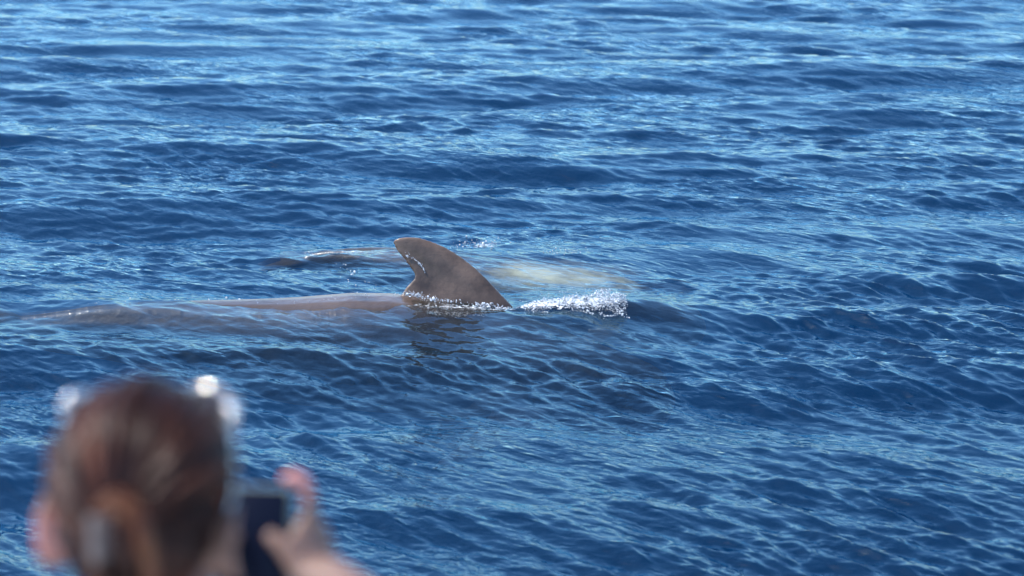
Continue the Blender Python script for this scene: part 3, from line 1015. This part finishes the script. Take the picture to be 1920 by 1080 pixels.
def build_hair():
    r = np.random.default_rng(5)
    V, F, T = [], [], []
    def add_tube(pts, rad, tone):
        base = sum(len(v) for v in V)
        ring = []
        up = Vector((.3, .2, 1)).normalized()
        for i, p in enumerate(pts):
            t = (pts[min(i + 1, len(pts) - 1)] - pts[max(i - 1, 0)]).normalized()
            a = (up - t * up.dot(t)).normalized(); b = t.cross(a)
            w = rad * (0.35 + .65 * math.sin(math.pi * min(1, (i + .6) / len(pts))) ** .5)
            for j in range(4):
                q = 2 * math.pi * j / 4
                ring.append(p + (a * math.cos(q) + b * math.sin(q)) * w)
        V.append(np.array([v[:] for v in ring])); T.append(np.full(len(ring), tone))
        n = len(pts)
        for i in range(n - 1):
            for j in range(4):
                F.append((base + i * 4 + j, base + i * 4 + (j + 1) % 4, base + (i + 1) * 4 + (j + 1) % 4, base + (i + 1) * 4 + j))
    # cap
    nph, na = 22, 48
    base = 0
    cap = []
    for i in range(nph):
        for j in range(na):
            a = 2 * math.pi * j / na
            front = max(0, math.sin(a))
            phmax = math.radians(hairline(a))
            ph = phmax * (i + .02) / (nph - 1)
            d = Vector((math.sin(ph) * math.cos(a), math.sin(ph) * math.sin(a), math.cos(ph)))
            rad = skull(d) + puff(d) + .006 + .004 * math.sin(a * 9 + ph * 3) * math.sin(ph)
            cap.append(PP(*(d * rad))[:])
    V.append(np.array(cap)); T.append(np.full(len(cap), .22))
    for i in range(nph - 1):
        for j in range(na):
            F.append((i * na + j, i * na + (j + 1) % na, (i + 1) * na + (j + 1) % na, (i + 1) * na + j))
    bd = BUN.normalized()
    # locks
    for k in range(760):
        a = r.uniform(0, 2 * math.pi)
        front = max(0, math.sin(a))
        phm = math.radians(hairline(a) - 2)
        ph = phm * math.sqrt(r.uniform(.05, 1))
        d0 = Vector((math.sin(ph) * math.cos(a), math.sin(ph) * math.sin(a), math.cos(ph)))
        lift = r.uniform(.004, .013) + (.005 if r.uniform() < .1 else 0)
        ph0, amp = r.uniform(0, 6.28), r.uniform(0, .004)
        clump = .5 + .5 * math.sin(a * 5 + 1.0) * math.cos(ph * 4)
        pts = []
        over = Vector((d0.x * .9, -.25, .75)).normalized()
        for t in np.linspace(0, 1, 10):
            d = lerp_dir(lerp_dir(d0, over, t), lerp_dir(over, bd, t), t) if d0.y > -.2 else lerp_dir(d0, bd, t)
            rad = skull(d) + puff(d) + lift + amp * math.sin(t * 9 + ph0)
            pts.append(PP(*(d * rad)))
        tone = float(np.clip(.10 + .55 * clump + r.normal(0, .13), .02, .95))
        add_tube(pts, r.uniform(.0016, .0034), tone)
    # the twist: looped locks hanging over the nape, with a fair lock round one side
    for k in range(240):
        fair = k >= 205
        rad = r.uniform(.008, .026) if not fair else r.uniform(.027, .035)
        ph = r.uniform(0, 6.28)
        pts = []
        a0, a1 = (0, 6.0) if not fair else (-.9, 2.1)
        for t in np.linspace(a0, a1, 12):
            zz = math.sin(t) * (rad * 1.75 + .012)
            xx = math.cos(t) * rad * (1.15 if fair else .95)
            yy = -.010 * math.cos(t * 2 + ph) - .012 * (1 - rad / .036) - .004
            pts.append(PP(BUN.x + .006 + xx + r.normal(0, .0012), BUN.y + yy, BUN.z - .024 + zz + r.normal(0, .0015)))
        add_tube(pts, r.uniform(.0016, .0032), float(np.clip(r.normal(.74, .08) if fair else r.normal(.42, .2), .05, 1)))
    # fly-away hairs
    for k in range(70):
        a = r.uniform(.2, 2.94)
        d0 = Vector((math.cos(a) * .8, r.uniform(-.5, .3), math.sin(a))).normalized()
        p0 = PP(*(d0 * (skull(d0) + puff(d0) + .016)))
        g = Vector((r.normal(0, .5), r.normal(-.2, .5), r.uniform(.1, .8))).normalized()
        L = r.uniform(.010, .032)
        add_tube([p0 + g * L * t + Vector((0, 0, -L * .5 * t * t)) for t in np.linspace(0, 1, 5)], .0005, float(r.uniform(.3, .8)))
    V = np.concatenate(V); T = np.concatenate(T)
    me = mesh_np('hair', V, np.array(F), M_HAIR)
    at = me.attributes.new('tone', 'FLOAT', 'POINT')
    at.data.foreach_set('value', T.astype(np.float32))
    return me
hair = link('hair', build_hair(), person)
hair['label'] = 'brown hair combed back and pinned up in a twist'

# ---- clothing
M_SHIRT = principled('dark_cotton', (0.03, 0.035, 0.06), rough=.85, var=.15, scale=120, bump=.001, bump_scale=500)
M_TROUSER = principled('grey_denim', (0.09, 0.10, 0.13), rough=.9, var=.2, scale=150, bump=.001, bump_scale=600)
M_SHOE = principled('white_canvas', (0.7, 0.7, 0.68), rough=.8, var=.08, scale=80)
bm = bmesh.new()
oval_loft(bm, [(0, -.05, -.252, .162, .084), (0, -.05, -.31, .186, .106), (0, -.045, -.42, .168, .118), (0, -.045, -.58, .140, .102), (0, -.05, -.70, .160, .115), (0, -.055, -.80, .178, .128)])
child('shirt', bm, M_SHIRT, person)
bm = bmesh.new()
oval_loft(bm, [(0, -.05, -.74, .164, .118), (0, -.055, -.80, .174, .124), (0, -.05, -.89, .165, .118)])
for sd in (-1, 1):
    limb(bm, [PP(sd * .085, -.05, -.85), PP(sd * .09, -.04, -1.08), PP(sd * .09, -.055, -1.25), PP(sd * .09, -.06, -1.44)], [.092, .066, .062, .052], k=16)
child('trousers', bm, M_TROUSER, person)
for sd in (-1, 1):
    bm = bmesh.new()
    limb(bm, [PP(sd * .09, -.095, -1.488), PP(sd * .095, .02, -1.494), PP(sd * .10, .115, -1.500)], [.040, .039, .030], k=14)
    child('shoe', bm, M_SHOE, person)

# ---- phone held up in both hands
def rounded_slab(bm, w, h, t, r, place, seg=6):
    prof = []
    for cx, cz, a0 in ((w / 2 - r, h / 2 - r, 0), (-w / 2 + r, h / 2 - r, 90), (-w / 2 + r, -h / 2 + r, 180), (w / 2 - r, -h / 2 + r, 270)):
        for q in range(seg + 1):
            a = math.radians(a0 + 90 * q / seg)
            prof.append((cx + r * math.cos(a), cz + r * math.sin(a)))
    rings = []
    for d, ins in ((-t / 2, .0012), (-t / 2 + .0012, 0), (t / 2 - .0012, 0), (t / 2, .0012)):
        rings.append([place(u * (1 - ins * 2 / w), v * (1 - ins * 2 / h), d) for u, v in prof])
    add_loft(bm, rings)

M_CASE = principled('pale_green_case', (0.20, 0.235, 0.20), rough=.35)
M_BLACK = principled('black_glass', (0.004, 0.006, 0.016), rough=.3, spec=.12)
M_LENS = principled('lens_glass', (0.02, 0.02, 0.03), rough=.05)
bm = bmesh.new(); rounded_slab(bm, PW, PH, PT, .010, PHN)
phone = child('phone', bm, M_CASE, None)
tag(phone, 'dark screened phone with pale top edge held up in the hands', 'phone')
bm = bmesh.new(); rounded_slab(bm, PW - .004, PH - .004, .004, .009, lambda u, v, w: PHN(u, v, w + PT / 2))
child('screen', bm, M_BLACK, phone)
bm = bmesh.new()
tube(bm, [PHN(-.022, .055, -PT / 2 - .001), PHN(-.022, .055, -PT / 2 - .003)], [.008, .007], k=14)
child('camera_lens', bm, M_LENS, phone)
bm = bmesh.new(); rounded_slab(bm, .003, .018, .004, .0012, lambda u, v, w: PHN(PW / 2 + .001 + u, .035 + v, w))
child('side_button', bm, M_CASE, phone)

# ---- sunglasses pushed up on the hair
M_FRAME = principled('silver_frame', (0.72, 0.71, 0.68), rough=.16, metallic=.75)
M_TINT = principled('tinted_lens', (0.03, 0.02, 0.018), rough=.05, coat=.8)
bm = bmesh.new()
for sd in (-1, 1):
    c = Vector((sd * .036, .092, .098))
    pts = [PP(c.x + .029 * math.cos(a), c.y + .012 * math.sin(a) - .004 * math.cos(a) * sd, c.z - .004 + .021 * math.sin(a)) for a in np.linspace(0, 2 * math.pi, 20)]
    tube(bm, pts, [.0022] * 20, k=6)
limb(bm, [PP(-.008, .098, .102), PP(0, .101, .105), PP(.008, .098, .102)], [.002, .002, .002], k=6)
for sd in (-1, 1):
    limb(bm, [PP(sd * .064, .090, .100), PP(sd * .080, .070, .106), PP(sd * .086 - .004, .044, .110), PP(sd * .088 - .004, .034, .110)], [.003, .004, .0085, .0090], k=6)
for sd in (-1, 1):
    bmesh.ops.create_icosphere(bm, subdivisions=3, radius=.0055, matrix=Matrix.Translation(PP(sd * .092 - .004, .028, .106)))  # small balls added at the hinges to throw a sun glint
glasses = child('sunglasses', bm, M_FRAME, None)
tag(glasses, "silver sunglasses pushed up on top of the person's brown hair", 'sunglasses')
for sd in (-1, 1):
    bm = bmesh.new()
    c = Vector((sd * .036, .092, .098))
    add_loft(bm, [[PP(c.x + .0275 * math.cos(a), c.y + dy + .011 * math.sin(a) - .004 * math.cos(a) * sd, c.z - .004 + .0195 * math.sin(a)) for a in np.linspace(0, 2 * math.pi, 21)[:-1]] for dy in (-.001, .001)])
    child('lens', bm, M_TINT, glasses)
    bm = bmesh.new()
    limb(bm, [PP(sd * .088 - .004, .036, .108), PP(sd * .094 - .005, .022, .075), PP(sd * .098 - .004, .006, .035), PP(sd * .097 - .002, -.012, .012), PP(sd * .092, -.024, -.010)], [.0080, .0085, .0080, .0060, .004], k=8, flat=.45, flat_dir=(1, 0, 0))
    child('temple_arm', bm, M_FRAME, glasses)

# ---- hair clip
M_CLIP = principled('grey_plastic', (0.12, 0.09, 0.08), rough=.35, coat=.4)
bm = bmesh.new()
CB = BUN + Vector((-.002, -.034, .012))
for sd in (-1, 1):
    for q in range(5):
        z = -.018 + .009 * q
        limb(bm, [PP(CB.x, CB.y - .006, CB.z + z), PP(CB.x + sd * .008, CB.y - .001, CB.z + z + .002), PP(CB.x + sd * .012, CB.y + .016, CB.z + z)], [.003, .0026, .0016], k=6)
limb(bm, [PP(CB.x, CB.y - .006, CB.z - .022), PP(CB.x, CB.y - .008, CB.z), PP(CB.x, CB.y - .006, CB.z + .024)], [.003, .004, .003], k=8)
clip = child('hair_clip', bm, M_CLIP, None)
tag(clip, 'grey claw clip holding the twist of brown hair', 'hair clip')

# ---- the deck that carries the person, below the picture
M_DECK = principled('white_boat_paint', (0.75, 0.76, 0.76), rough=.35, var=.04, scale=6)
def box(bm, x0, x1, y0, y1, z0, z1):
    v = [bm.verts.new((x, y, z)) for z in (z0, z1) for y in (y0, y1) for x in (x0, x1)]
    for f in ((0, 2, 3, 1), (4, 5, 7, 6), (0, 1, 5, 4), (2, 6, 7, 3), (0, 4, 6, 2), (1, 3, 7, 5)):
        bm.faces.new([v[i] for i in f])
bm = bmesh.new()
box(bm, -5, 5, -2.6, 3.35, FLOOR - .12, FLOOR)
box(bm, -4.8, 4.8, -2.4, 3.15, -.7, FLOOR - .12)
bmesh.ops.bevel(bm, geom=bm.edges[:], offset=.03, segments=2, affect='EDGES')
deck = child('boat_deck', bm, M_DECK, None, smooth=False)
tag(deck, 'white boat deck under the person', 'boat deck', kind='structure')
